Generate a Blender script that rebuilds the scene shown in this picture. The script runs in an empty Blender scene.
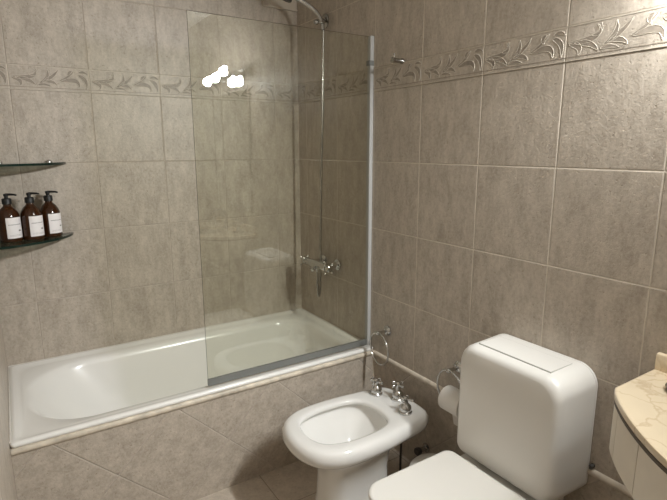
import bpy, bmesh, math, random
from mathutils import Vector, Matrix
PI = math.pi
scene = bpy.context.scene
COL = scene.collection
random.seed(4)

# ------------------------------------------------------------------ camera, world, exposure
cam_data = bpy.data.cameras.new('camera')
cam = bpy.data.objects.new('camera', cam_data); COL.objects.link(cam)
cam_data.sensor_width = 36.0
cam_data.lens = 498.38 / 667 * 36.0
cam_data.clip_start = 0.01
YAW, PITCH, ROLL = 0.574886, -0.201994, -0.003199
_d = Vector((math.sin(YAW) * math.cos(PITCH), math.cos(YAW) * math.cos(PITCH), math.sin(PITCH)))
_r = Vector((math.cos(YAW), -math.sin(YAW), 0)); _u = _r.cross(_d)
_c, _s = math.cos(ROLL), math.sin(ROLL)
RX, UX = _c * _r + _s * _u, -_s * _r + _c * _u
CAMPOS = Vector((-1.4738, -2.6467, 1.4761))
cam.matrix_world = Matrix(((RX.x, UX.x, -_d.x, CAMPOS.x), (RX.y, UX.y, -_d.y, CAMPOS.y), (RX.z, UX.z, -_d.z, CAMPOS.z), (0, 0, 0, 1)))
scene.camera = cam

world = bpy.data.worlds.new('world'); scene.world = world
world.use_nodes = True
world.node_tree.nodes['Background'].inputs[0].default_value = (0.9, 0.92, 1.0, 1)
world.node_tree.nodes['Background'].inputs[1].default_value = 0.0
vs = scene.view_settings
vs.view_transform = 'Standard'; vs.look = 'None'; vs.gamma = 1.0; vs.use_curve_mapping = False
vs.exposure = 0.0
scene.cycles.use_denoising = True
scene.cycles.max_bounces = 14
scene.cycles.diffuse_bounces = 6
scene.cycles.glossy_bounces = 6
scene.cycles.transparent_max_bounces = 20
scene.cycles.caustics_reflective = False
scene.cycles.caustics_refractive = False
scene.cycles.sample_clamp_indirect = 4.0
BULB_STRENGTH = 500.0
BULB_COLOR = (1.0, 1.02, 1.01)
SPOT_POWER = 26.5

# ------------------------------------------------------------------ tile layout
TW = 0.3179                       # tile width
Z_E, Z_FB, Z_FT = 0.7718, 1.7318, 1.8332   # a course line, frieze bottom, frieze top
YR, XB = -0.7271, -0.7870         # a vertical joint on the right wall / on the back wall
TUB_Y = -0.749                    # front of the tub apron
L = -1.571                        # left wall
FRONT = -3.35
TOP = 2.50

# ------------------------------------------------------------------ materials
def new_mat(name):
    m = bpy.data.materials.new(name); m.use_nodes = True
    nt = m.node_tree
    return m, nt, nt.nodes['Principled BSDF']

def plain(name, col, rough=0.5, metal=0.0, coat=0.0, vary=0.0, vscale=8.0, bump=0.0, bscale=60.0):
    m, nt, b = new_mat(name)
    b.inputs['Roughness'].default_value = rough
    b.inputs['Metallic'].default_value = metal
    b.inputs['Coat Weight'].default_value = coat
    b.inputs['Coat Roughness'].default_value = 0.08
    tc = nt.nodes.new('ShaderNodeTexCoord')
    n = nt.nodes.new('ShaderNodeTexNoise'); n.inputs['Scale'].default_value = vscale; n.inputs['Detail'].default_value = 6
    nt.links.new(tc.outputs['Object'], n.inputs['Vector'])
    r = nt.nodes.new('ShaderNodeValToRGB')
    r.color_ramp.elements[0].position = 0.3; r.color_ramp.elements[1].position = 0.7
    r.color_ramp.elements[0].color = tuple(c * (1 - vary) for c in col) + (1,)
    r.color_ramp.elements[1].color = tuple(min(1, c * (1 + vary * 0.5)) for c in col) + (1,)
    nt.links.new(n.outputs['Fac'], r.inputs['Fac'])
    nt.links.new(r.outputs['Color'], b.inputs['Base Color'])
    if bump:
        n2 = nt.nodes.new('ShaderNodeTexNoise'); n2.inputs['Scale'].default_value = bscale
        nt.links.new(tc.outputs['Object'], n2.inputs['Vector'])
        bp = nt.nodes.new('ShaderNodeBump'); bp.inputs['Strength'].default_value = bump; bp.inputs['Distance'].default_value = 0.002
        nt.links.new(n2.outputs['Fac'], bp.inputs['Height']); nt.links.new(bp.outputs['Normal'], b.inputs['Normal'])
    return m

TILE_A = (0.338, 0.290, 0.238)
TILE_B = (0.548, 0.486, 0.412)
GROUT = (0.60, 0.54, 0.455)

def tile_mat(name, mode, u_axis='X', u_off=0.0, seed=0.0, ca=TILE_A, cb=TILE_B, grout=GROUT, gw=0.0034, rough=0.40):
    """stone-look ceramic tile.  mode: 'wall' (courses around a frieze), 'diag' (45 degree laying), 'floor', 'strip' (vertical joints only)"""
    m, nt, b = new_mat(name)
    N, Lk = nt.nodes, nt.links
    tc = N.new('ShaderNodeTexCoord')
    sep = N.new('ShaderNodeSeparateXYZ'); Lk.new(tc.outputs['Object'], sep.inputs[0])
    def M(op, a, c=None, d=None):
        n = N.new('ShaderNodeMath'); n.operation = op
        for i, v in enumerate((a, c, d)):
            if v is None: continue
            if isinstance(v, (int, float)): n.inputs[i].default_value = v
            else: Lk.new(v, n.inputs[i])
        return n.outputs[0]
    def dist(t, off, period):        # distance to the nearest joint, and the tile index
        q = M('DIVIDE', M('SUBTRACT', t, off), period)
        fr = M('FRACT', M('ADD', q, 100.5))
        return M('MULTIPLY', M('ABSOLUTE', M('SUBTRACT', fr, 0.5)), period), M('FLOOR', M('ADD', q, 100.0))
    U, Z = sep.outputs[u_axis], sep.outputs['Z']
    if mode == 'wall':
        du, iu = dist(U, u_off, TW)
        up = M('GREATER_THAN', Z, (Z_FB + Z_FT) / 2)
        off = M('ADD', Z_E, M('MULTIPLY', up, Z_FT - Z_E))
        dz, iz = dist(Z, off, 0.32)
        iz = M('ADD', iz, M('MULTIPLY', up, 7.0))
        d = M('MINIMUM', du, dz)
    elif mode == 'diag':
        a = M('MULTIPLY', M('ADD', U, Z), 0.70711); c = M('MULTIPLY', M('SUBTRACT', Z, U), 0.70711)
        du, iu = dist(a, -0.3946 if u_axis == 'X' else -0.10, TW); dz, iz = dist(c, 0.4066 if u_axis == 'X' else 0.62, TW)
        d = M('MINIMUM', du, dz)
    elif mode == 'floor':
        du, iu = dist(sep.outputs['X'], -0.654, TW); dz, iz = dist(sep.outputs['Y'], -0.99, TW)
        d = M('MINIMUM', du, dz)
    else:
        du, iu = dist(U, u_off, TW); dz, iz = du, iu
        d = du
    gm = N.new('ShaderNodeMapRange'); gm.interpolation_type = 'SMOOTHSTEP'
    Lk.new(d, gm.inputs[0]); gm.inputs[1].default_value = gw * 0.40; gm.inputs[2].default_value = gw * 0.75
    gm.inputs[3].default_value = 1.0; gm.inputs[4].default_value = 0.0
    # per tile shift
    cmb = N.new('ShaderNodeCombineXYZ'); Lk.new(iu, cmb.inputs[0]); Lk.new(iz, cmb.inputs[1]); cmb.inputs[2].default_value = seed
    wn = N.new('ShaderNodeTexWhiteNoise'); wn.noise_dimensions = '3D'; Lk.new(cmb.outputs[0], wn.inputs['Vector'])
    vm = N.new('ShaderNodeVectorMath'); vm.operation = 'MULTIPLY_ADD'
    Lk.new(wn.outputs['Color'], vm.inputs[0]); vm.inputs[1].default_value = (9, 9, 9); Lk.new(tc.outputs['Object'], vm.inputs[2])
    mp = N.new('ShaderNodeMapping'); Lk.new(vm.outputs[0], mp.inputs['Vector'])
    mp.inputs['Scale'].default_value = (1, 1, 0.40) if mode in ('wall', 'strip') else (1, 1, 1)
    def noise(scale, detail, rough_=0.6, src=mp):
        n = N.new('ShaderNodeTexNoise'); n.inputs['Scale'].default_value = scale; n.inputs['Detail'].default_value = detail
        n.inputs['Roughness'].default_value = rough_; Lk.new(src.outputs[0], n.inputs['Vector']); return n.outputs['Fac']
    n1 = noise(22, 9, 0.72); n2 = noise(85, 5, 0.65, vm); n3 = noise(115, 2, 0.5, vm)
    mixf = M('ADD', M('MULTIPLY', n1, 0.65), M('MULTIPLY', n2, 0.35))
    mr = N.new('ShaderNodeMapRange'); Lk.new(mixf, mr.inputs[0]); mr.inputs[1].default_value = 0.36; mr.inputs[2].default_value = 0.64
    mx = N.new('ShaderNodeMixRGB'); Lk.new(mr.outputs[0], mx.inputs[0]); mx.inputs[1].default_value = ca + (1,); mx.inputs[2].default_value = cb + (1,)
    # small dark pits
    pit = N.new('ShaderNodeMapRange'); Lk.new(n3, pit.inputs[0]); pit.inputs[1].default_value = 0.62; pit.inputs[2].default_value = 0.74
    mx2 = N.new('ShaderNodeMixRGB'); mx2.blend_type = 'MULTIPLY'; Lk.new(M('MULTIPLY', pit.outputs[0], 0.55), mx2.inputs[0])
    Lk.new(mx.outputs[0], mx2.inputs[1]); mx2.inputs[2].default_value = (0.62, 0.58, 0.52, 1)
    mx3 = N.new('ShaderNodeMixRGB'); Lk.new(gm.outputs[0], mx3.inputs[0]); Lk.new(mx2.outputs[0], mx3.inputs[1]); mx3.inputs[2].default_value = grout + (1,)
    Lk.new(mx3.outputs[0], b.inputs['Base Color'])
    Lk.new(M('ADD', rough, M('MULTIPLY', gm.outputs[0], 0.4)), b.inputs['Roughness'])
    edge = N.new('ShaderNodeMapRange'); edge.interpolation_type = 'SMOOTHSTEP'
    Lk.new(d, edge.inputs[0]); edge.inputs[1].default_value = 0.0008; edge.inputs[2].default_value = 0.004
    h = M('ADD', M('MULTIPLY', edge.outputs[0], 1.0), M('ADD', M('MULTIPLY', n2, 0.8), M('MULTIPLY', pit.outputs[0], -0.35)))
    bp = N.new('ShaderNodeBump'); bp.inputs['Strength'].default_value = 0.7; bp.inputs['Distance'].default_value = 0.0022
    Lk.new(h, bp.inputs['Height']); Lk.new(bp.outputs['Normal'], b.inputs['Normal'])
    return m

def marble(name, base, vein, scale=7.0, rough=0.18):
    m, nt, b = new_mat(name); N, Lk = nt.nodes, nt.links
    tc = N.new('ShaderNodeTexCoord')
    n0 = N.new('ShaderNodeTexNoise'); n0.inputs['Scale'].default_value = scale; n0.inputs['Detail'].default_value = 6; Lk.new(tc.outputs['Object'], n0.inputs['Vector'])
    ad = N.new('ShaderNodeVectorMath'); ad.operation = 'MULTIPLY_ADD'; Lk.new(n0.outputs['Color'], ad.inputs[0]); ad.inputs[1].default_value = (0.25, 0.25, 0.25); Lk.new(tc.outputs['Object'], ad.inputs[2])
    v = N.new('ShaderNodeTexVoronoi'); v.feature = 'DISTANCE_TO_EDGE'; v.inputs['Scale'].default_value = scale * 1.1; Lk.new(ad.outputs[0], v.inputs['Vector'])
    r = N.new('ShaderNodeMapRange'); Lk.new(v.outputs['Distance'], r.inputs[0]); r.inputs[1].default_value = 0.0; r.inputs[2].default_value = 0.045; r.inputs[3].default_value = 0.75; r.inputs[4].default_value = 0
    n1 = N.new('ShaderNodeTexNoise'); n1.inputs['Scale'].default_value = scale * 2.5; n1.inputs['Detail'].default_value = 5; Lk.new(tc.outputs['Object'], n1.inputs['Vector'])
    mm = N.new('ShaderNodeMath'); mm.operation = 'MULTIPLY'; Lk.new(r.outputs[0], mm.inputs[0]); Lk.new(n1.outputs['Fac'], mm.inputs[1])
    m0 = N.new('ShaderNodeMixRGB'); Lk.new(n1.outputs['Fac'], m0.inputs[0]); m0.inputs[1].default_value = base + (1,); m0.inputs[2].default_value = tuple(min(1, c * 1.1) for c in base) + (1,)
    mx = N.new('ShaderNodeMixRGB'); Lk.new(mm.outputs[0], mx.inputs[0]); Lk.new(m0.outputs[0], mx.inputs[1]); mx.inputs[2].default_value = vein + (1,)
    Lk.new(mx.outputs[0], b.inputs['Base Color']); b.inputs['Roughness'].default_value = rough
    return m

def glass_mat(name, tint, r0=0.045, mixcol=None):
    """clear pane: see-through tint plus mirror reflection by angle"""
    m = bpy.data.materials.new(name); m.use_nodes = True
    nt = m.node_tree; N, Lk = nt.nodes, nt.links
    N.remove(N['Principled BSDF']); out = N['Material Output']
    tr = N.new('ShaderNodeBsdfTransparent'); tr.inputs[0].default_value = tint + (1,)
    gl = N.new('ShaderNodeBsdfGlossy'); gl.inputs['Roughness'].default_value = 0.0; gl.inputs[0].default_value = (1, 1, 1, 1)
    lw = N.new('ShaderNodeLayerWeight'); lw.inputs[0].default_value = 0.5
    pw = N.new('ShaderNodeMath'); pw.operation = 'POWER'; Lk.new(lw.outputs['Facing'], pw.inputs[0]); pw.inputs[1].default_value = 5.0
    ma = N.new('ShaderNodeMath'); ma.operation = 'MULTIPLY_ADD'; Lk.new(pw.outputs[0], ma.inputs[0]); ma.inputs[1].default_value = 1 - r0; ma.inputs[2].default_value = r0
    mx = N.new('ShaderNodeMixShader'); Lk.new(ma.outputs[0], mx.inputs[0]); Lk.new(tr.outputs[0], mx.inputs[1]); Lk.new(gl.outputs[0], mx.inputs[2])
    Lk.new(mx.outputs[0], out.inputs['Surface'])
    return m

M_ = {}
M_['wall_back'] = tile_mat('tile_back', 'wall', 'X', XB, 1.0, grout=(0.46, 0.40, 0.34), gw=0.0028)
M_['wall_right'] = tile_mat('tile_right', 'wall', 'Y', YR, 2.0)
M_['wall_left'] = tile_mat('tile_left', 'wall', 'Y', -0.10, 3.0)
M_['wall_front'] = tile_mat('tile_front', 'wall', 'X', XB, 4.0)
M_['apron'] = tile_mat('tile_apron', 'diag', 'X', 0, 5.0, grout=(0.47, 0.42, 0.36), gw=0.0030)
M_['dado'] = tile_mat('tile_dado', 'diag', 'Y', 0, 6.0, grout=(0.40, 0.35, 0.30))
M_['floor'] = tile_mat('tile_floor', 'floor', seed=7.0, ca=(0.40, 0.345, 0.285), cb=(0.58, 0.51, 0.43), grout=(0.30, 0.25, 0.20))
M_['frieze_b'] = tile_mat('tile_frieze_back', 'strip', 'X', XB, 8.0)
M_['frieze_r'] = tile_mat('tile_frieze_right', 'strip', 'Y', YR, 9.0)
M_['leaf'] = plain('leaf_relief', (0.285, 0.245, 0.20), 0.45, vary=0.2, vscale=60)
M_['leaf_edge'] = plain('leaf_outline', (0.53, 0.475, 0.40), 0.42, vary=0.15, vscale=60)
M_['ceiling'] = plain('ceiling_paint', (0.78, 0.76, 0.72), 0.85, vary=0.03)
M_['ceramic'] = plain('white_ceramic', (0.80, 0.79, 0.765), 0.12, coat=0.3, vary=0.015, vscale=3)
M_['enamel'] = plain('white_enamel', (0.84, 0.83, 0.80), 0.24, coat=0.1, vary=0.015, vscale=3)
M_['plastic'] = plain('white_plastic', (0.80, 0.785, 0.75), 0.32, vary=0.015, vscale=3)
M_['lid'] = plain('seat_plastic', (0.83, 0.81, 0.765), 0.25, vary=0.01, vscale=3)
M_['chrome'] = plain('chrome', (0.58, 0.58, 0.57), 0.10, 1.0, vary=0.05, vscale=20)
M_['dchrome'] = plain('worn_chrome', (0.42, 0.41, 0.39), 0.18, 1.0, vary=0.15, vscale=30)
M_['alu'] = plain('white_aluminium', (0.44, 0.44, 0.43), 0.5, 0.0, vary=0.03)
M_['seal'] = plain('grey_aluminium', (0.20, 0.205, 0.195), 0.45, 0.2, vary=0.06)
M_['cream_trim'] = plain('cream_moulding', (0.64, 0.57, 0.48), 0.35, vary=0.22, vscale=22)
M_['stained'] = plain('stained_moulding', (0.62, 0.55, 0.45), 0.45, vary=0.35, vscale=18)
M_['bead'] = plain('silicone', (0.74, 0.71, 0.66), 0.5, vary=0.08, vscale=25)
M_['gap'] = plain('shadow_gap', (0.50, 0.49, 0.46), 0.5, vary=0.05)
M_['black'] = plain('black_plastic', (0.006, 0.006, 0.006), 0.5, vary=0.1)
M_['paper'] = plain('tissue_paper', (0.82, 0.80, 0.77), 0.9, vary=0.03, bump=0.2, bscale=120)
M_['label'] = plain('bottle_label', (0.82, 0.79, 0.79), 0.6, vary=0.02)
M_['ink'] = plain('label_ink', (0.10, 0.09, 0.09), 0.6, vary=0.05)
M_['marble'] = marble('cream_marble', (0.68, 0.57, 0.41), (0.42, 0.28, 0.15))
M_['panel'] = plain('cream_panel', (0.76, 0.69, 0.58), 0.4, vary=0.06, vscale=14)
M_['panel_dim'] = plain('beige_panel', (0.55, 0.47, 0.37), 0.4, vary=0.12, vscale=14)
M_['dark_edge'] = plain('brown_joint', (0.10, 0.075, 0.05), 0.6, vary=0.1)
M_['brass'] = plain('aged_brass', (0.42, 0.30, 0.17), 0.25, 1.0, vary=0.15)
M_['grey_rubber'] = plain('grey_rubber', (0.06, 0.055, 0.05), 0.5, vary=0.1)
M_['bin'] = plain('bin_plastic', (0.62, 0.60, 0.56), 0.4, vary=0.03)
M_['glass'] = glass_mat('screen_glass', (0.94, 0.945, 0.91), 0.065)
M_['shelf_glass'] = glass_mat('shelf_glass', (0.62, 0.68, 0.64), 0.05)
M_['glass_edge'] = plain('green_glass_edge', (0.008, 0.022, 0.017), 0.1, vary=0.1)
M_['pane_edge'] = plain('dark_glass_edge', (0.035, 0.045, 0.038), 0.12, vary=0.1)
mm, nt, b = new_mat('mirror_silver'); b.inputs['Base Color'].default_value = (0.88, 0.9, 0.88, 1); b.inputs['Metallic'].default_value = 1; b.inputs['Roughness'].default_value = 0.0
M_['mirror'] = mm
mm, nt, b = new_mat('amber_glass'); b.inputs['Base Color'].default_value = (0.050, 0.017, 0.005, 1); b.inputs['Roughness'].default_value = 0.08
b.inputs['Transmission Weight'].default_value = 0.25; b.inputs['IOR'].default_value = 1.45
M_['amber'] = mm
mm, nt, b = new_mat('lit_bulb'); b.inputs['Emission Color'].default_value = BULB_COLOR + (1,); b.inputs['Emission Strength'].default_value = BULB_STRENGTH
M_['bulb'] = mm

# ------------------------------------------------------------------ mesh builder
class MB:
    def __init__(self): self.v, self.f, self.mi, self.cur = [], [], [], 0
    def quadface(self, idx): self.f.append(tuple(idx)); self.mi.append(self.cur)
    def add(self, verts, faces):
        o = len(self.v); self.v += [tuple(p) for p in verts]
        for f in faces: self.quadface([i + o for i in f])
        return o
    def box(self, x0, x1, y0, y1, z0, z1):
        self.add([(x0,y0,z0),(x1,y0,z0),(x1,y1,z0),(x0,y1,z0),(x0,y0,z1),(x1,y0,z1),(x1,y1,z1),(x0,y1,z1)],
                 [(3,2,1,0),(4,5,6,7),(0,1,5,4),(1,2,6,5),(2,3,7,6),(3,0,4,7)]); return self
    def loft(self, rings, cap0=True, cap1=True):
        n = len(rings[0]); o = len(self.v)
        for r in rings: self.v += [tuple(p) for p in r]
        for k in range(len(rings) - 1):
            for i in range(n):
                j = (i + 1) % n
                self.quadface((o + k*n + i, o + k*n + j, o + (k+1)*n + j, o + (k+1)*n + i))
        if cap0: self.quadface([o + i for i in range(n)][::-1])
        if cap1: self.quadface([o + (len(rings)-1)*n + i for i in range(n)])
        return self
    def tube(self, pts, r, n=12, cap=True):
        pts = [Vector(p) for p in pts]
        rad = r if isinstance(r, (list, tuple)) else [r] * len(pts)
        rings = []; t0 = (pts[1] - pts[0]).normalized()
        a = Vector((0,0,1)) if abs(t0.z) < 0.9 else Vector((1,0,0))
        nrm = t0.cross(a).normalized()
        for i, p in enumerate(pts):
            t = (pts[min(i+1, len(pts)-1)] - pts[max(i-1, 0)]).normalized()
            nrm = (nrm - t * nrm.dot(t)).normalized(); bn = t.cross(nrm)
            rings.append([p + rad[i] * (math.cos(2*PI*k/n) * nrm + math.sin(2*PI*k/n) * bn) for k in range(n)])
        return self.loft(rings, cap, cap)
    def lathe(self, prof, c=(0,0,0), axis=(0,0,1), n=28):
        """prof: list of (radius, height along axis)"""
        ax = Vector(axis).normalized(); c = Vector(c)
        a = Vector((1,0,0)) if abs(ax.x) < 0.9 else Vector((0,1,0))
        e1 = ax.cross(a).normalized(); e2 = ax.cross(e1)
        rings = [[c + ax*h + max(r, 1e-5) * (math.cos(2*PI*k/n)*e1 + math.sin(2*PI*k/n)*e2) for k in range(n)] for r, h in prof]
        return self.loft(rings, True, True)
    def ball(self, c, r, n=16, m=10):
        return self.lathe([(r*math.sin(PI*i/m), -r*math.cos(PI*i/m)) for i in range(m+1)], c, (0,0,1), n)
    def torus(self, c, R, r, normal, n=40, m=10, a0=0.0, a1=2*PI):
        nv = Vector(normal).normalized(); a = Vector((0,0,1)) if abs(nv.z) < 0.9 else Vector((1,0,0))
        e1 = nv.cross(a).normalized(); e2 = nv.cross(e1); c = Vector(c)
        o = len(self.v)
        for i in range(n):
            t = 2*PI*i/n; d = math.cos(t)*e1 + math.sin(t)*e2
            for k in range(m):
                s = 2*PI*k/m; self.v.append(tuple(c + d*(R + r*math.cos(s)) + nv*r*math.sin(s)))
        for i in range(n):
            for k in range(m):
                self.quadface((o + i*m + k, o + ((i+1)%n)*m + k, o + ((i+1)%n)*m + (k+1)%m, o + i*m + (k+1)%m))
        return self
    def build(self, name, mats, parent=None, smooth=38, origin=None):
        me = bpy.data.meshes.new(name)
        og = Vector(origin) if origin else Vector((0,0,0))
        me.from_pydata([tuple(Vector(p) - og) for p in self.v], [], self.f)
        for m in (mats if isinstance(mats, (list, tuple)) else [mats]): me.materials.append(m)
        bm = bmesh.new(); bm.from_mesh(me)
        for i, f in enumerate(bm.faces):
            f.material_index = self.mi[i]; f.smooth = smooth > 0
        bmesh.ops.recalc_face_normals(bm, faces=bm.faces)
        if smooth > 0:
            for e in bm.edges:
                if len(e.link_faces) == 2 and e.calc_face_angle(0) > math.radians(smooth): e.smooth = False
        bm.to_mesh(me); bm.free()
        o = bpy.data.objects.new(name, me); COL.objects.link(o)
        o.location = og
        if parent:
            o.parent = parent
            # child geometry is written in world space: remove the parent chain's offset
            p, off = parent, Vector((0,0,0))
            while p: off += p.location; p = p.parent
            o.location = og - off
        return o

def struct(o): o['kind'] = 'structure'; return o
def tag(o, label, cat, group=None):
    o['label'] = label; o['category'] = cat
    if group: o['group'] = group
    return o
def thing(name, loc, label, cat, group=None):
    o = bpy.data.objects.new(name, None); COL.objects.link(o); o.location = loc; o.empty_display_size = 0.05
    return tag(o, label, cat, group)
def copy_tree(o, parent=None):
    c = o.copy(); COL.objects.link(c)
    if parent: c.parent = parent
    for ch in [x for x in bpy.data.objects if x.parent == o]: copy_tree(ch, c)
    return c

def rrect(x0, x1, y0, y1, r, z, n=64):
    """rounded rectangle ring in plan; r = one radius or (x1y1, x0y1, x0y0, x1y0)"""
    rs = r if isinstance(r, (list, tuple)) else [r]*4
    cs = [(x1, y1, -1, -1, 0), (x0, y1, 1, -1, 1), (x0, y0, 1, 1, 2), (x1, y0, -1, 1, 3)]
    q = n // 4; out = []
    for (cx, cy, sx, sy, k) in cs:
        R = rs[k]
        for i in range(q):
            a = PI/2 * k + PI/2 * i / (q - 1)
            out.append((cx + sx*R + R*math.cos(a), cy + sy*R + R*math.sin(a), z))
    return out
def spline_closed(pts, m=24):
    n = len(pts); out = []
    for i in range(n):
        p0, p1, p2, p3 = (Vector(pts[(i+k-1) % n]) for k in range(4))
        for s in range(m):
            t = s/m
            out.append(0.5*((2*p1) + (p2-p0)*t + (2*p0-5*p1+4*p2-p3)*t*t + (3*p1-p0-3*p2+p3)*t**3))
    return out
def spline(pts, m=8):
    out = []; n = len(pts)
    for i in range(n-1):
        p0, p1, p2, p3 = (Vector(pts[max(0, min(n-1, i+k-1))]) for k in range(4))
        for s in range(m):
            t = s/m
            out.append(0.5*((2*p1) + (p2-p0)*t + (2*p0-5*p1+4*p2-p3)*t*t + (3*p1-p0-3*p2+p3)*t**3))
    out.append(Vector(pts[-1])); return out
def polar(pts, c, n=64):
    """resample a closed star-shaped plan curve at n even angles around c"""
    P = [(math.atan2(p[1]-c[1], p[0]-c[0]), math.hypot(p[0]-c[0], p[1]-c[1])) for p in pts]
    P.sort(); P = [(P[-1][0]-2*PI, P[-1][1])] + P + [(P[0][0]+2*PI, P[0][1])]
    out = []; j = 0
    for i in range(n):
        a = -PI + 2*PI*i/n
        while P[j+1][0] < a: j += 1
        t = (a-P[j][0]) / max(1e-9, P[j+1][0]-P[j][0]); out.append((a, P[j][1]*(1-t) + P[j+1][1]*t))
    return out
def ring_of(pol, c, z, d=0.0, s=1.0, dx=0.0):
    return [(c[0] + dx + (r*s + d)*math.cos(a), c[1] + (r*s + d)*math.sin(a), z) for a, r in pol]

# ------------------------------------------------------------------ the room
struct(MB().box(L-0.1, 0.1, FRONT-0.1, 0.1, -0.1, 0).build('floor', M_['floor'], smooth=0))
struct(MB().box(L-0.1, 0.1, FRONT-0.1, 0.1, TOP, TOP+0.1).build('ceiling', M_['ceiling'], smooth=0))
struct(MB().box(L-0.1, 0.1, 0, 0.1, 0, TOP).build('wall_back', M_['wall_back'], smooth=0))
w = MB(); w.box(0, 0.1, FRONT, 0, 0.452, TOP); w.cur = 1; w.box(0, 0.1, FRONT, 0, 0, 0.452)
struct(w.build('wall_right', [M_['wall_right'], M_['dado']], smooth=0))
struct(MB().box(L-0.1, L, FRONT, 0, 0, TOP).build('wall_left', M_['wall_left'], smooth=0))
struct(MB().box(L-0.1, 0.1, FRONT-0.1, FRONT, 0, TOP).build('wall_front', M_['wall_front'], smooth=0))

def frieze(name, mats, axis, lo, hi, joint):
    """relief border tile strip: flat ground, thin rails, acanthus leaves with raised outlines"""
    mb = MB(); T = 0.0012
    def P(u, z, h):
        return (u, -h, z) if axis == 'X' else (-h, u, z)
    def slab(u0, u1, z0, z1, h):
        a = [P(u0,z0,0), P(u1,z0,0), P(u1,z1,0), P(u0,z1,0), P(u0,z0,h), P(u1,z0,h), P(u1,z1,h), P(u0,z1,h)]
        mb.add(a, [(0,1,2,3),(4,5,6,7),(0,1,5,4),(1,2,6,5),(2,3,7,6),(3,0,4,7)])
    slab(lo, hi, Z_FB, Z_FT, T)
    mb.cur = 1; slab(lo, hi, Z_FB+0.010, Z_FB+0.0125, T+0.0007)
    mb.cur = 2; slab(lo, hi, Z_FT-0.0030, Z_FT+0.0005, T+0.0012); slab(lo, hi, Z_FB+0.0000, Z_FB+0.0022, T+0.0010)
    H = Z_FT - Z_FB
    def leaf(u0, base, ctrl, tip, wd, lift):
        n = 12; Lf, Rt = [], []
        for i in range(n+1):
            t = i/n
            x = (1-t)**2*base[0] + 2*t*(1-t)*ctrl[0] + t*t*tip[0]; y = (1-t)**2*base[1] + 2*t*(1-t)*ctrl[1] + t*t*tip[1]
            dx = 2*(1-t)*(ctrl[0]-base[0]) + 2*t*(tip[0]-ctrl[0]); dy = 2*(1-t)*(ctrl[1]-base[1]) + 2*t*(tip[1]-ctrl[1])
            X, Y, DX, DY = x*TW, y*H, dx*TW, dy*H
            l = math.hypot(DX, DY) or 1; nx, ny = -DY/l, DX/l
            w_ = wd * (math.sin(PI*t**0.75)**0.8 if 0 < t < 1 else 0) + 0.0004
            Lf.append((X+nx*w_, Y+ny*w_)); Rt.append((X-nx*w_, Y-ny*w_))
        pt = lambda q, h: P(u0 + q[0]*sg, Z_FB + q[1], h)
        mb.cur = 1
        vs = [pt(q, T+lift) for q in Lf] + [pt(q, T+lift) for q in Rt]
        mb.add(vs, [(i, i+1, n+2+i, n+1+i) for i in range(n)])
        mb.cur = 2; e = 0.0011
        for side in (Lf, Rt):
            o = []
            for i in range(n+1):
                a, c = side[max(0,i-1)], side[min(n,i+1)]; l = math.hypot(c[0]-a[0], c[1]-a[1]) or 1
                nx, ny = -(c[1]-a[1])/l, (c[0]-a[0])/l
                o.append(((side[i][0]+nx*e, side[i][1]+ny*e), (side[i][0]-nx*e, side[i][1]-ny*e)))
            vs = [pt(q[0], T+0.0002) for q in o] + [pt(side[i], T+lift+0.0006) for i in range(n+1)] + [pt(q[1], T+0.0002) for q in o]
            k = n+1
            mb.add(vs, [(i, i+1, k+i+1, k+i) for i in range(n)] + [(k+i, k+i+1, 2*k+i+1, 2*k+i) for i in range(n)])
    leaves = [((.02,.52),(.37,.42),(.33,.92),.0085), ((.25,.62),(.37,.60),(.30,.90),.0045), ((.03,.47),(.17,.44),(.13,.14),.0085), ((.08,.49),(.26,.47),(.32,.17),.0075),
              ((.36,.30),(.50,.50),(.47,.90),.0065), ((.40,.36),(.53,.55),(.61,.90),.0060), ((.40,.37),(.53,.46),(.58,.22),.0065), ((.34,.22),(.42,.30),(.51,.17),.0045),
              ((.60,.42),(.74,.60),(.81,.90),.0038), ((.62,.40),(.88,.66),(.86,.17),.0085), ((.85,.72),(.98,.62),(.955,.16),.0075), ((.78,.88),(.71,.78),(.76,.62),.0055), ((.86,.82),(.94,.92),(.985,.76),.0050)]
    sg = -1 if axis == 'Y' else 1
    k = 0
    base = joint
    us = []
    u = joint
    if axis == 'Y':
        while u < hi: u += TW
        while u > lo: us.append(u); u -= TW
    else:
        while u > lo: u -= TW
        u += 0
        while u < hi: us.append(u); u += TW
    for u0 in us:
        for li, lf in enumerate(leaves):
            e0 = [u0 + sg*TW*q[0] for q in lf[:3]]
            if min(e0) < lo + 0.004 or max(e0) > hi - 0.004: continue
            leaf(u0, *lf, 0.0003 + li*0.00004)
    return struct(mb.build(name, mats, smooth=0))
frieze('trim_1', [M_['frieze_b'], M_['leaf'], M_['leaf_edge']], 'X', L, -0.0015, XB)
frieze('trim_2', [M_['frieze_r'], M_['leaf'], M_['leaf_edge']], 'Y', FRONT, -0.0015, YR)

# pencil moulding along the right wall, corner strip beside the tub, stained strip along the tub front
def half_round(mb, a, bb, r, out, up):
    a, bb, out, up = Vector(a), Vector(bb), Vector(out), Vector(up)
    n = 10
    ring = lambda p: [p + out*(r*0.85*math.sin(PI*i/n)) + up*(-r*math.cos(PI*i/n)) for i in range(n+1)]
    mb.loft([ring(a), ring(bb)])
mb = MB(); half_round(mb, (0, TUB_Y-0.001, 0.452), (0, FRONT, 0.452), 0.0125, (-1,0,0), (0,0,1))
struct(mb.build('trim_3', M_['cream_trim']))
mb = MB(); half_round(mb, (-0.0005, TUB_Y, 0.001), (-0.0005, TUB_Y, 0.447), 0.008, (-0.6,-0.8,0), (0.8,-0.6,0))
struct(mb.build('trim_5', M_['cream_trim']))

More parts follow.
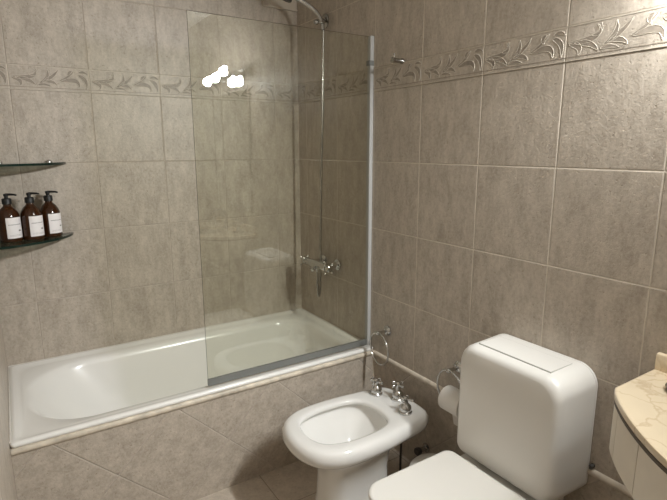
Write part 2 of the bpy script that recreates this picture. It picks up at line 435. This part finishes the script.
# tiled apron carrying the tub
struct(MB().box(L+0.0005, -0.0005, TUB_Y, TUB_Y+0.07, 0, 0.440).build('wall_tub_apron', M_['apron'], smooth=0))
mb = MB(); half_round(mb, (L+0.001, TUB_Y, 0.4525), (-0.001, TUB_Y, 0.4525), 0.0120, (0,-1,0), (0,0,1))
mb.box(L+0.001, -0.001, TUB_Y, TUB_Y+0.06, 0.4402, 0.4640)
struct(mb.build('trim_4', M_['stained']))

# pale framed recess panel high on the back wall, in the corner above the tub
mb = MB()
mb.box(-0.215, -0.002, -0.012, 0, 2.2285, 2.236); mb.box(-0.215, -0.207, -0.012, 0, 2.236, TOP); mb.box(-0.205, -0.002, -0.003, 0, 2.238, TOP)
struct(mb.build('trim_6', plain('niche_frame', (0.58, 0.52, 0.44), 0.4, vary=0.08), smooth=0))

# ------------------------------------------------------------------ bathtub
tub = thing('bathtub', (-0.785, -0.378, 0), 'long white enamel bathtub with rounded basin set behind the tiled apron', 'bathtub')
x0, x1, y0, y1 = L+0.0015, -0.0015, TUB_Y-0.004, -0.0015
mb = MB()
mb.loft([rrect(x0+.004, x1-.004, y0+.004, y1-.004, .012, .4655), rrect(x0, x1, y0, y1, .014, .470), rrect(x0, x1, y0, y1, .014, .478), rrect(x0+.006, x1-.006, y0+.006, y1-.006, .012, .4835),
         rrect(x0+.020, x1-.018, y0+.020, y1-.018, .02, .4835), rrect(x0+.032, x1-.03, y0+.032, y1-.028, .03, .4755),
         rrect(x0+.046, x1-.045, y0+.050, y1-.045, .09, .4735),
         rrect(-1.512, -.075, -.680, -.075, (.16,.24,.24,.16), .4725), rrect(-1.498, -.088, -.668, -.087, (.16,.24,.24,.16), .462),
         rrect(-1.478, -.096, -.658, -.096, (.16,.24,.24,.16), .440), rrect(-1.365, -.115, -.636, -.118, (.16,.23,.23,.16), .30),
         rrect(-1.24, -.14, -.615, -.145, (.15,.21,.21,.15), .17), rrect(-1.19, -.165, -.59, -.17, (.13,.19,.19,.13), .125), rrect(-1.13, -.21, -.55, -.21, (.11,.16,.16,.11), .108),
         rrect(-.9, -.4, -.45, -.31, .06, .103)], False, True)
mb.build('shell', M_['enamel'], tub, smooth=50)
mb = MB()
mb.tube([(x0+.001, y0+.02, .4815), (x0+.001, y1-.003, .4815), (x1-.003, y1-.003, .4815), (x1-.001, y0+.02, .4815)], .004, 8)
mb.build('sealant_bead', M_['bead'], tub)
MB().lathe([(0,0),(.026,0),(.028,.003),(.022,.005),(0,.004)], (-.36,-.38,.104)).build('drain', M_['chrome'], tub)

# ------------------------------------------------------------------ shower screen
GY = -0.708
scr = thing('shower_screen', (-.02, GY, .484), 'frameless clear glass shower screen standing on the bathtub edge', 'shower screen')
mb = MB(); mb.box(-.855, -.018, GY-.003, GY+.003, .514, 1.972)
g = mb.build('glass_pane', [M_['glass'], M_['pane_edge']], scr, smooth=0)
for f in g.data.polygons:
    if abs(f.normal.y) < 0.5: f.material_index = 1
mb = MB(); mb.box(-.020, -.0008, GY-.011, GY+.011, .486, 1.975); pr = mb.build('wall_profile', M_['alu'], scr, smooth=0); pr['label'] = 'white aluminium wall profile'
mb = MB(); mb.box(-.8555, -.0205, GY-.006, GY+.006, .4850, .5145); mb.build('bottom_seal', M_['seal'], scr, smooth=0)
mb = MB(); mb.box(-.026, -.0008, GY-.0125, GY+.0125, 1.846, 1.868); mb.build('clip', M_['seal'], scr, smooth=0)

# ------------------------------------------------------------------ corner shelves
def make_shelf():
    t = thing('glass_shelf', (L, 0, 0), '', 'shelf', 'glass corner shelves by the bathtub')
    R = .333; n = 26; out = [(0.0005, -0.0005), (0.0005, -R*.80)]
    for i in range(1, n):
        a = -PI/2 + PI/2*i/n; k = 1 - .06*math.sin(2*(a+PI/2))
        out.append((R*k*math.cos(a), R*.80*k*math.sin(a)))
    out.append((R, -0.0005)); th = .010
    mb = MB()
    m = len(out)
    mb.add([(L+p[0], p[1], -th/2) for p in out] + [(L+p[0], p[1], th/2) for p in out], [tuple(range(m))[::-1], tuple(range(m, 2*m))])
    mb.cur = 1
    o = 0
    for i in range(m): mb.quadface((i, (i+1) % m, m+(i+1) % m, m+i))
    mb.build('pane', [M_['shelf_glass'], M_['glass_edge']], t, smooth=0)
    for px, py in ((.265, 0), (.075, 0)):
        c = MB(); c.tube([(L+px, -.0006, .004), (L+px, -.013, .004)], .0125, 14); c.ball((L+px, -.013, .004), .0125)
        c.build('clip', M_['chrome'], t)
    c = MB(); c.tube([(L+.0006, -.20, .004), (L+.026, -.20, .004)], .0125, 14); c.ball((L+.026, -.20, .004), .0125); c.build('clip', M_['chrome'], t)
    return t
sh = make_shelf(); sh.location.z = 1.082; sh['label'] = 'lower glass corner shelf carrying the three brown bottles'
sh2 = copy_tree(sh); sh2.location.z = 1.412; sh2['label'] = 'empty upper glass corner shelf above the brown bottles'

# ------------------------------------------------------------------ bottles
def make_bottle():
    t = thing('soap_bottle', (0,0,0), '', 'bottle', 'brown pump bottles on the glass shelf')
    r = .0415
    MB().lathe([(0,0),(r-.004,0),(r,.004),(r,.100),(r-.001,.112),(r-.006,.126),(r-.014,.140),(.0165,.151),(.0145,.156),(.0145,.160),(0,.160)], n=40).build('glass_body', M_['amber'], t)
    MB().lathe([(0,.1602),(.0178,.1602),(.0178,.181),(.0155,.184),(.0075,.185),(.0075,.193),(0,.193)], n=28).build('collar', M_['black'], t)
    mb = MB(); mb.lathe([(0,.193),(.0090,.193),(.0098,.196),(.0095,.202),(.006,.204),(0,.204)], n=24)
    mb.tube([(0,0,.2000),(.015,.008,.2005),(.030,.016,.2000),(.038,.021,.1970)], [.0055,.0050,.0042,.0036], 10)
    mb.build('pump_head', M_['black'], t)
    # paper label wrapped part of the way round, with small print
    mb = MB(); n = 14; a0, a1 = math.radians(-48), math.radians(48); R = r + .0006
    def pt(u, v, e=0): a = a0 + (a1-a0)*u; return ((R+e)*math.cos(a), (R+e)*math.sin(a), .017 + .088*v)
    vs, fs = [], []
    for i in range(n+1): vs += [pt(i/n, 0), pt(i/n, 1)]
    mb.add(vs, [(2*i, 2*i+2, 2*i+3, 2*i+1) for i in range(n)])
    mb.cur = 1
    def dash(u0, u1, v, h):
        k = 4; o = []
        for i in range(k+1): uu = u0 + (u1-u0)*i/k; o += [pt(uu, v-h, .0004), pt(uu, v+h, .0004)]
        mb.add(o, [(2*i, 2*i+2, 2*i+3, 2*i+1) for i in range(k)])
    rnd = random.Random(3); u = .12
    while u < .86:
        w_ = rnd.uniform(.03, .06); dash(u, min(u+w_, .88), .66, .014); u += w_ + .018
    dash(.66, .82, .36, .030)
    for v in (.16, .11): dash(.14, .84, v, .004)
    lb = mb.build('label', [M_['label'], M_['ink']], t); lb['label'] = 'white paper label'
    return t
bt = make_bottle()
bpos = [((-1.488, -.128), -60, 'brown bottle with black pump nearest the left wall, first of three on the shelf'),
        ((-1.405, -.118), -58, 'middle brown bottle with black pump between the two other bottles'),
        ((-1.331, -.072), -56, 'brown bottle with black pump nearest the curved tip of the shelf')]
for i, (p_, rz, lab) in enumerate(bpos):
    o = bt if i == 0 else copy_tree(bt)
    o.location = (p_[0], p_[1], 1.0876); o.rotation_euler.z = math.radians(rz); o['label'] = lab

# ------------------------------------------------------------------ hand shower, holder, mixer
t = thing('shower_holder', (0, -.302, 2.120), 'round chrome wall holder gripping the hand shower above the glass screen', 'shower holder')
MB().lathe([(0,0),(.036,0),(.036,.004),(.028,.010),(.012,.014),(.012,.030),(0,.030)], (-.0006,-.302,2.120), (-1,0,0)).build('wall_flange', M_['dchrome'], t)
mb = MB(); mb.tube([(-.028,-.302,2.120),(-.040,-.318,2.112)], .011, 14); mb.torus((-.047,-.336,2.106), .0165, .0060, (-.1,-.45,.89)); mb.ball((-.075,-.335,2.100), .014); mb.tube([(-.06,-.336,2.104),(-.075,-.335,2.100)], .008, 10); mb.build('cradle', M_['dchrome'], t)

t = thing('hand_shower', (-.06, -.302, 2.10), 'chrome hand shower with long thin hose hanging down to the mixer', 'hand shower')
hp = spline([(-.045,-.352,2.062),(-.045,-.340,2.100),(-.055,-.316,2.146),(-.085,-.290,2.182),(-.13,-.262,2.214),(-.170,-.250,2.232)], 6)
mb = MB(); mb.tube(hp, [.0095 + .003*i/len(hp) for i in range(len(hp))], 14); mb.build('handle', M_['chrome'], t)
mb = MB(); ax = Vector((-.45,.12,-.88)); mb.lathe([(0,-.018),(.020,-.014),(.036,.004),(.040,.014),(.038,.018),(0,.018)], (-.200,-.248,2.230), ax)
mb.build('shower_head', M_['grey_rubber'], t)['label'] = 'dark shower head'
hose = [(-.045,-.353,2.060),(-.045,-.350,2.02),(-.045,-.345,1.9),(-.046,-.338,1.6),(-.048,-.324,1.25),(-.050,-.316,.95),(-.055,-.320,.80),(-.060,-.324,.70),(-.065,-.326,.664),(-.071,-.327,.657),(-.077,-.328,.668),(-.079,-.328,.72),(-.080,-.328,.78),(-.080,-.328,.806)]
mb = MB(); mb.tube(spline(hose, 10), .0068, 10); mb.build('hose', M_['dchrome'], t)

t = thing('bath_mixer', (0, -.34, .850), 'chrome two-handle bath mixer on the right wall seen through the glass screen', 'mixer tap')
for y_, z_ in ((-.415,.846),(-.275,.846)):
    MB().lathe([(0,0),(.031,0),(.031,.005),(.024,.012),(.015,.016),(.0135,.03),(.0135,.072),(0,.072)], (-.0006,y_,z_), (-1,0,0)).build('wall_flange', M_['chrome'], t)
mb = MB(); mb.lathe([(0,-.105),(.017,-.105),(.020,-.098),(.020,-.06),(.0235,-.04),(.0235,.04),(.020,.06),(.020,.098),(.017,.105),(0,.105)], (-.084,-.325,.842), (0,1,0))
mb.lathe([(0,.0),(.012,.0),(.012,.034),(.009,.040),(0,.040)], (-.080,-.328,.840), (0,0,-1)); mb.build('body', M_['chrome'], t)
for s, y_ in ((1,-.2195),(-1,-.4305)):
    mb = MB(); mb.lathe([(0,0),(.011,0),(.013,.012),(.020,.016),(.020,.032),(.014,.038),(0,.040)], (-.084,y_,.842), (0,s,0))
    for k in range(4):
        a = PI/4 + k*PI/2; c_ = Vector((-.084, y_ + s*.024, .842)); d_ = Vector((math.cos(a), 0, math.sin(a)))
        mb.tube([c_ + d_*.012, c_ + d_*.032], [.006,.005], 10); mb.ball(c_ + d_*.033, .007)
    mb.build('cross_handle', M_['chrome'], t)
MB().lathe([(0,0),(.010,0),(.010,.020),(.014,.024),(.014,.036),(.010,.040),(0,.041)], (-.100,-.350,.840), (-.85,-.2,-.5)).build('diverter_knob', M_['chrome'], t)

# ------------------------------------------------------------------ robe hook
t = thing('robe_hook', (0, -.918, 1.8325), 'small chrome robe hook on the frieze line of the right wall', 'hook')
mb = MB(); mb.lathe([(0,0),(.0125,0),(.0125,.004),(.0095,.008),(.0095,.046),(.0120,.048),(.0120,.056),(0,.057)], (-.0030,-.922,1.838), (-1,0,0)); mb.build('peg', M_['dchrome'], t)
mb = MB(); mb.tube([(-.048,-.922,1.846),(-.048,-.922,1.862)], [.004,.0035], 10); mb.ball((-.048,-.922,1.863), .0045); mb.build('tip', M_['chrome'], t)

# ------------------------------------------------------------------ towel rings
def make_ring():
    t = thing('towel_ring', (0,0,0), '', 'towel ring', 'chrome towel rings on the right wall')
    MB().lathe([(0,0),(.025,0),(.026,.003),(.022,.010),(.012,.015),(0,.016)], (-.0006,0,0), (-1,0,0)).build('wall_flange', M_['chrome'], t)
    mb = MB(); mb.lathe([(0,0),(.008,0),(.0075,.03),(.0095,.036),(.0095,.050),(.006,.056),(0,.057)], (-.014,0,0), (-1,0,0)); mb.ball((-.062,0,.0), .0105); mb.build('post', M_['chrome'], t)
    mb = MB(); mb.torus((-.062,-.012,-.075), .078, .0042, (-1,0.10,0), 56, 10); mb.build('ring', M_['chrome'], t)
    return t
tr = make_ring(); tr.location = (0, -.858, .602); tr['label'] = 'chrome towel ring above the moulding beside the bathtub edge'
tr2 = copy_tree(tr); tr2.location = (0, -1.322, .590); tr2['label'] = 'chrome towel ring beside the cistern with the paper roll in it'

# toilet paper roll threaded on the second ring
RC = Vector((-.070, -1.374, .480))
t = thing('toilet_paper_roll', RC, 'white toilet paper roll hung on the ring beside the cistern, loose sheet hanging', 'toilet paper')
mb = MB(); mb.loft([[RC + Vector((rr*math.cos(2*PI*k/36), yy, rr*math.sin(2*PI*k/36))) for k in range(36)] for rr, yy in ((.021,-.05),(.047,-.05),(.050,-.047),(.050,.047),(.047,.05),(.021,.05),(.021,-.05))], False, False)
mb.build('roll', M_['paper'], t)
mb = MB(); rows = []
for i in range(9):
    a = 0.10; x_ = RC.x + .0512 - .010*math.sin(i/8*PI*.6) + .004*math.sin(i); z_ = RC.z + .02 - i/8*.155
    rows.append([(x_, RC.y + yy + (.002*math.sin(i*1.3)), z_) for yy in (-.048, -.024, 0, .024, .047)])
vs = [p for r_ in rows for p in r_] + [(p[0]-.0006, p[1], p[2]) for r_ in rows for p in r_]
fs = []
for i in range(8):
    for k in range(4):
        fs.append((i*5+k, i*5+k+1, i*5+k+6, i*5+k+5)); fs.append((45+i*5+k, 45+i*5+k+5, 45+i*5+k+6, 45+i*5+k+1))
mb.add(vs, fs); mb.build('loose_sheet', M_['paper'], t)

# ------------------------------------------------------------------ bidet
BC = -1.110
bd = thing('bidet', (-.38, BC, 0), 'white ceramic bidet with three chrome cross taps beside the tiled tub apron', 'bidet')
half = [(-.679,0),(-.668,.075),(-.632,.142),(-.562,.184),(-.462,.198),(-.350,.195),(-.240,.178),(-.155,.164),(-.105,.150),(-.080,.112),(-.073,0)]
oc = (-.40, BC)
outl = spline_closed([(x, BC + y) for x, y in half] + [(x, BC - y) for x, y in half[-2:0:-1]])
po = polar(outl, oc, 72)
hh = [(-.608,0),(-.599,.062),(-.566,.105),(-.495,.128),(-.420,.132),(-.335,.125),(-.283,.100),(-.262,.055),(-.256,0)]
hc = (-.435, BC)
ph = polar(spline_closed([(x, BC + y) for x, y in hh] + [(x, BC - y) for x, y in hh[-2:0:-1]]), hc, 72)
ft = [(-.545,0),(-.537,.055),(-.50,.096),(-.43,.104),(-.36,.100),(-.29,.094),(-.245,.072),(-.235,0)]
pf = polar(spline_closed([(x, BC + y) for x, y in ft] + [(x, BC - y) for x, y in ft[-2:0:-1]]), (-.40, BC), 72)
mb = MB()
R_ = lambda z, d: ring_of(po, oc, z, d)
H_ = lambda z, d: ring_of(ph, hc, z, d)
F_ = lambda z, d, dx=0: ring_of(pf, (-.40, BC), z, d, 1, dx)
mb.loft([F_(.0005, .004), F_(.012, .002), F_(.06, -.006), F_(.16, -.010), F_(.22, -.002), F_(.26, .020, -.018), F_(.285, .036, -.022),
         R_(.302, -.034), R_(.312, -.016), R_(.325, -.004), R_(.342, .003), R_(.362, .001), R_(.376, -.006), R_(.384, -.018), R_(.3865, -.032),
         H_(.3865, .016), H_(.384, .005), H_(.378, .0), H_(.366, .0), H_(.362, .004), H_(.360, .022), H_(.340, .018), H_(.30, -.008), H_(.25, -.055), H_(.215, -.085), H_(.205, -.105)], True, True)
mb.build('bowl', M_['ceramic'], bd, smooth=55)
def bidet_tap(x, y, rot, hgt=1.0):
    z = .3862
    c_ = MB(); c_.lathe([(0,0),(.0275,0),(.0280,.007),(.0235,.012),(.0255,.021),(.0225,.033),(.0140,.040),(.0105,.047),(.0105,.056*hgt),(0,.056*hgt)], (x,y,z))
    o = c_.build('tap', M_['chrome'], bd)
    h = MB(); top = z + .060*hgt
    h.lathe([(0,-.006),(.010,-.006),(.011,.002),(.009,.010),(.006,.014),(0,.015)], (x,y,top))
    for k in range(4):
        a = rot + k*PI/2; d = Vector((math.cos(a), math.sin(a), 0)); cc = Vector((x,y,top+.001))
        h.tube([cc + d*.007, cc + d*.026], [.0056,.0050], 10); h.ball(cc + d*.028, .0072)
    h.build('cross_handle', M_['chrome'], o)
bidet_tap(-.184, -1.008, .35); bidet_tap(-.134, -1.098, .1, 1.15); bidet_tap(-.182, -1.204, .6)
mb = MB(); mb.tube([(-.168,-.962,.385),(-.168,-.962,.437)], .0035, 10); mb.ball((-.168,-.962,.441), .0065); mb.build('drain_rod', M_['dchrome'], bd)
MB().lathe([(0,0),(.022,0),(.024,.003),(.016,.005),(0,.005)], (-.435,BC,.2055)).build('drain', M_['chrome'], bd)
mb = MB(); mb.tube(spline([(-.14,-1.125,.29),(-.125,-1.118,.20),(-.115,-1.105,.09),(-.11,-1.10,.003)], 6), .0055, 10); mb.build('supply_hose', M_['grey_rubber'], bd)

t = thing('stop_valve', (0, -1.145, .128), 'dark stop valve low on the right wall behind the bidet', 'valve')
MB().lathe([(0,0),(.022,0),(.022,.004),(.011,.008),(.011,.04),(0,.04)], (-.0006,-1.150,.128), (-1,0,0)).build('wall_flange', M_['dchrome'], t)
MB().lathe([(0,0),(.016,0),(.018,.004),(.018,.018),(.014,.022),(0,.022)], (-.041,-1.150,.128), (-1,0,0)).build('knob', M_['grey_rubber'], t)

# ------------------------------------------------------------------ waste bin
t = thing('waste_bin', (-.15, -1.395, 0), 'small round white bin on the floor between bidet and toilet', 'bin')
c0 = (-.188, -1.392, 0)
MB().lathe([(0,.0005),(.075,.0005),(.080,.006),(.094,.21),(.097,.215),(.097,.222),(0,.222)], c0, n=40).build('body', M_['bin'], t)
MB().lathe([(0,.2225),(.099,.2225),(.100,.232),(.092,.242),(.06,.250),(0,.253)], c0, n=40).build('lid', M_['bin'], t)

# ------------------------------------------------------------------ toilet
TY = -1.690
to = thing('toilet', (-.4, TY, 0), 'white toilet with closed square lid below the wall cistern', 'toilet')
def rq(xa, xb, hw, z, rf, rb, n=72): return rrect(xa, xb, TY-hw, TY+hw, (rb, rf, rf, rb), z, n)
mb = MB()
mb.loft([rq(-.56,-.13,.115,.0005,.10,.03), rq(-.555,-.13,.112,.02,.10,.03), rq(-.54,-.12,.108,.15,.10,.03), rq(-.58,-.10,.135,.27,.12,.04), rq(-.635,-.06,.168,.335,.14,.05),
         rq(-.648,-.05,.174,.350,.14,.05), rq(-.648,-.05,.174,.362,.14,.05), rq(-.640,-.055,.168,.368,.14,.05)], True, True)
mb.build('bowl', M_['ceramic'], to, smooth=55)
def plate(name, xa, xb, hw, z0, z1, rf, rb, mat, e=.006):
    m_ = MB(); m_.loft([rq(xa+e, xb-e, hw-e, z0, rf, rb), rq(xa, xb, hw, z0+e*.7, rf, rb), rq(xa, xb, hw, z1-e, rf, rb), rq(xa+e*.4, xb-e*.4, hw-e*.4, z1-e*.3, rf, rb), rq(xa+e*1.6, xb-e*1.6, hw-e*1.6, z1, rf, rb)])
    return m_.build(name, mat, to, smooth=50)
plate('seat', -.628, -.240, .182, .3685, .3835, .075, .04, M_['lid'])
plate('lid', -.633, -.232, .190, .3845, .4035, .070, .032, M_['lid'])
for s in (-1, 1):
    mb = MB(); mb.tube([(-.218, TY+s*.10-.025, .379), (-.218, TY+s*.10+.025, .379)], .009, 14); mb.box(-.226,-.210, TY+s*.10-.012, TY+s*.10+.012, .3686, .380)
    mb.build('hinge', M_['lid'], to)

# cistern
CY0, CY1, CZ0, CZ1, CX = -1.890, -1.483, .372, .807, -.196
cs = thing('toilet_cistern', (0, (CY0+CY1)/2, CZ0), 'white wall-hung cistern with rounded corners above the toilet lid', 'cistern')
def cring(x, ins, r, n=64):
    return [(x, p[0], p[1]) for p in rrect(CY0+ins, CY1-ins, CZ0+ins, CZ1-ins, (r, r, r*.75, r*.5), 0, n)]
mb = MB()
mb.loft([cring(-.0008, .004, .062), cring(-.004, .0, .065), cring(-.012, .0, .065), cring(-.0135,.002,.064), cring(-.015,.0,.065), cring(CX+.034, .004, .066), cring(CX+.020, .007, .066), cring(CX+.010, .0125, .066), cring(CX+.0035, .020, .064), cring(CX+.0006, .030, .060), cring(CX-.002, .09, .05)], True, True)
mb.build('tank', M_['plastic'], cs, smooth=40)
zt = CZ1 - .0005
gap = MB(); gap.box(-.1560, -.0440, -1.8240, -1.5460, zt-.004, zt+.0007); gap.build('panel_gap_shade', M_['gap'], cs, smooth=0)  # thin grey plate round the panel, the joint's shadow line put into its colour
pn = MB(); pn.box(-.1545, -.0455, -1.8225, -1.5475, zt-.003, zt+.0011); pn.build('access_panel', M_['plastic'], cs, smooth=0)
mb = MB(); mb.tube([(-.10, TY, CZ0+.004), (-.10, TY, .367)], .028, 18); mb.build('flush_pipe', M_['plastic'], cs)
t = thing('supply_pipe', (0, -1.90, .43), 'dark water connector at the lower rear corner of the cistern', 'pipe')
MB().lathe([(0,0),(.007,0),(.007,.012),(.005,.015),(0,.015)], (-.0006,-1.900,.4755), (-1,0,0)).build('nut', M_['grey_rubber'], t)
mb = MB(); mb.tube([(-.010,-1.900,.4755),(-.010,-1.896,.466)], .004, 10); mb.build('elbow', M_['grey_rubber'], t)

# ------------------------------------------------------------------ vanity
VC = -2.45
edge = [(-.216,-2.042),(-.258,-2.066),(-.330,-2.128),(-.402,-2.208),(-.448,-2.278),(-.482,-2.36),(-.494,VC)]
edge = [tuple(p)[:2] for p in spline([(p[0], p[1], 0) for p in edge], 6)]
edge = edge + [(x, 2*VC - y) for x, y in edge[-2::-1]]
def outline(ins):
    pts = []
    n = len(edge)
    for i, p in enumerate(edge):
        a, c = edge[max(0,i-1)], edge[min(n-1,i+1)]; l = math.hypot(c[0]-a[0], c[1]-a[1]); nx, ny = -(c[1]-a[1])/l, (c[0]-a[0])/l
        if nx > 0: nx, ny = -nx, -ny
        pts.append([p[0]-nx*ins, p[1]-ny*ins])
    y_hi, y_lo = -2.042-ins, 2*VC+2.042+ins
    for p in pts: p[1] = min(max(p[1], y_lo), y_hi)
    return [(-.0008, y_hi)] + [tuple(p) for p in pts] + [(-.0008, y_lo)]
top = thing('vanity_counter', (-.25, VC, .848), 'cream marble vanity counter with curved front edge and low backsplash', 'counter')
# slab with an oval opening
ocn = (-.262, VC); nb = 48
hole = [(ocn[0] + .135*math.cos(2*PI*i/nb), ocn[1] + .20*math.sin(2*PI*i/nb)) for i in range(nb)]
bm = bmesh.new()
def slab_with_hole(zl, e):
    ov = [bm.verts.new((x, y, zl)) for x, y in outline(e)]; hv = [bm.verts.new((x, y, zl)) for x, y in hole]
    es = [bm.edges.new((ov[i], ov[(i+1) % len(ov)])) for i in range(len(ov))] + [bm.edges.new((hv[i], hv[(i+1) % nb])) for i in range(nb)]
    bmesh.ops.triangle_fill(bm, use_beauty=True, use_dissolve=False, edges=es)
    return ov, hv
o1, h1 = slab_with_hole(.868, .005); o3, h3 = slab_with_hole(.848, .003)
def ringv(z, e): return [bm.verts.new((x, y, z)) for x, y in outline(e)]
mid = [ringv(.8665, .0015), ringv(.862, 0), ringv(.852, 0)]
seq = [o1] + mid + [o3]
for a, c in zip(seq[:-1], seq[1:]):
    for i in range(len(a)): bm.faces.new((a[i], a[(i+1) % len(a)], c[(i+1) % len(a)], c[i]))
for i in range(nb): bm.faces.new((h1[i], h1[(i+1) % nb], h3[(i+1) % nb], h3[i]))
bmesh.ops.recalc_face_normals(bm, faces=bm.faces)
me = bpy.data.meshes.new('slab'); bm.to_mesh(me); bm.free(); me.materials.append(M_['marble'])
so = bpy.data.objects.new('slab', me); COL.objects.link(so); so.parent = top; so.location = -Vector(top.location)
mb = MB(); yb0, yb1 = -2.852, -2.046
prof = [(-.0008,.8684),(-.0185,.8684),(-.0185,.908),(-.016,.9135),(-.011,.9155),(-.0008,.9155)]
mb.loft([[(x, yb0, z) for x, z in prof], [(x, yb1, z) for x, z in prof]]); mb.build('backsplash', M_['marble'], top)
bs = MB()
el = lambda k, z: [(ocn[0] + .135*k*math.cos(2*PI*i/nb), ocn[1] + .20*k*math.sin(2*PI*i/nb), z) for i in range(nb)]
bs.loft([el(1.04, .8472), el(.99, .8472), el(.97, .84), el(.90, .775), el(.70, .735), el(.35, .720), el(.1, .718)], False, True)
tag(bs.build('wash_basin', M_['ceramic'], origin=(ocn[0], ocn[1], .72)), 'white oval basin set under the marble counter', 'basin')

cab = thing('vanity_cabinet', (-.2, VC, .67), 'cream panelled vanity front hanging under the curved marble counter', 'cabinet')
mb = MB(); out = outline(.030); 
inn = outline(.042)
mb.loft([[(x, y, .714) for x, y in out], [(x, y, .838) for x, y in out], [(x, y, .838) for x, y in inn], [(x, y, .714) for x, y in inn], [(x, y, .714) for x, y in out]], False, False); mb.build('carcass', M_['dark_edge'], cab)
mb = MB(); o_a, o_b = outline(.0015), outline(.030)
mb.loft([[(x, y, .8385) for x, y in o_a], [(x, y, .8475) for x, y in o_a]]); mb.build('top_rail', M_['dark_edge'], cab)
def panel(i0, i1, mat):
    a, c = outline(.003)[i0:i1+1], outline(.0295)[i0:i1+1]
    def trimmed(q):
        q = [Vector(p) for p in q]
        q[0] = q[0] + (q[1]-q[0]).normalized()*.0012; q[-1] = q[-1] + (q[-2]-q[-1]).normalized()*.0012
        return q
    a, c = trimmed(a), trimmed(c)
    m_ = MB(); ring = lambda z: [(x, y, z) for x, y in a] + [(x, y, z) for x, y in c[::-1]]
    m_.loft([ring(.708), ring(.838)]); return m_.build('panel', mat, cab, smooth=25)
NO = len(outline(.01))
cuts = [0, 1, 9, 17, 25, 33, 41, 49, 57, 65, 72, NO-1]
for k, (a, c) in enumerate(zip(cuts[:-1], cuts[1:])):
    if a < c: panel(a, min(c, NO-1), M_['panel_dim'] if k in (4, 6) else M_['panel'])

# basin taps
def basin_tap(y, lab):
    t = thing('basin_tap', (-.085, y, .868), lab, 'tap', 'basin taps on the marble counter')
    MB().lathe([(0,0),(.026,0),(.027,.006),(.020,.012),(.018,.03),(.012,.042),(.011,.06),(0,.06)], (-.085,y,.8685)).build('base', M_['chrome'], t)
    h = MB(); c_ = Vector((-.085,y,.935)); h.lathe([(0,-.008),(.012,-.008),(.012,.004),(.008,.014),(0,.015)], c_)
    for k in range(4):
        a = .4 + k*PI/2; d = Vector((math.cos(a), math.sin(a), 0)); h.tube([c_+d*.008, c_+d*.034], [.006,.005], 10); h.ball(c_+d*.036, .0075)
    h.build('cross_handle', M_['chrome'], t)
basin_tap(-2.20, 'chrome cross basin tap nearest the cistern'); basin_tap(-2.70, 'chrome cross basin tap farthest from the cistern')
t = thing('basin_spout', (-.085, VC, .868), 'chrome basin spout between two cross taps on the marble counter', 'spout')
MB().lathe([(0,0),(.026,0),(.027,.006),(.018,.014),(.015,.05),(0,.05)], (-.085,VC,.8685)).build('base', M_['chrome'], t)
mb = MB(); mb.tube(spline([(-.085,VC,.915),(-.085,VC,.975),(-.115,VC,1.01),(-.165,VC,1.005),(-.195,VC,.97)], 7), .011, 14); mb.build('neck', M_['chrome'], t)
t = thing('soap_dish', (-.105, -2.128, .868), 'small brown and chrome dish at the wall side of the marble counter', 'dish')
MB().lathe([(0,0),(.030,0),(.040,.008),(.043,.012),(.040,.012),(.028,.005),(0,.004)], (-.107,-2.158,.8686)).build('dish', M_['chrome'], t)
MB().lathe([(0,0),(.022,.0),(.026,.006),(.022,.012),(0,.013)], (-.107,-2.158,.8732)).build('soap', M_['brass'], t)

# mirror and lamp over the counter
t = thing('wall_mirror', (0, VC, 1.02), 'large frameless mirror on the right wall over the marble counter', 'mirror')
mb = MB(); mb.box(-.010, -.0035, -2.80, -2.13, 1.02, 1.88); mb.build('glass', M_['mirror'], t, smooth=0)
for ya, yb in ((-2.128, -2.1), (-2.83, -2.802)):
    mb = MB(); mb.box(-.0105, -.0032, ya, yb, 1.01, 1.89); mb.build('side_strip', M_['dark_edge'], t, smooth=0)
LZ = 1.985
t = thing('wall_lamp', (0, -2.33, LZ), 'chrome wall lamp bar with five small lit bulbs above the mirror', 'lamp')
mb = MB(); mb.box(-.022, -.0008, -2.74, -2.05, LZ-.025, LZ+.030); mb.build('bar', M_['dchrome'], t, smooth=0)
for y_, z_, beam in ((-2.68,LZ+.015,1.45),(-2.51,LZ+.025,1.4),(-2.35,LZ+.05,1.15),(-2.19,LZ-.04,.5),(-2.08,LZ-.05,.5)):
    mb = MB(); mb.tube([(-.022,y_,LZ),(-.040,y_,LZ+.003),(-.062,y_,z_)], .013, 14); s_ = mb.build('socket', M_['dchrome'], t)
    mb = MB(); mb.ball((-.080,y_,z_), .020, 24, 14); mb.build('bulb', M_['bulb'], s_, smooth=180)
    # extra spot added at each bulb to brighten the bathtub and back wall
    ld = bpy.data.lights.new('fill_spot', 'SPOT'); ld.energy = SPOT_POWER * beam; ld.color = BULB_COLOR; ld.spot_size = math.radians(100); ld.spot_blend = 1.0; ld.shadow_soft_size = 0.03
    lo = bpy.data.objects.new('fill_spot', ld); COL.objects.link(lo)
    aim = Vector((-.50, .75, -.46)).normalized()
    lo.location = Vector((-.080,y_,z_)) + aim*.062; lo.rotation_euler = aim.to_track_quat('-Z', 'Y').to_euler()
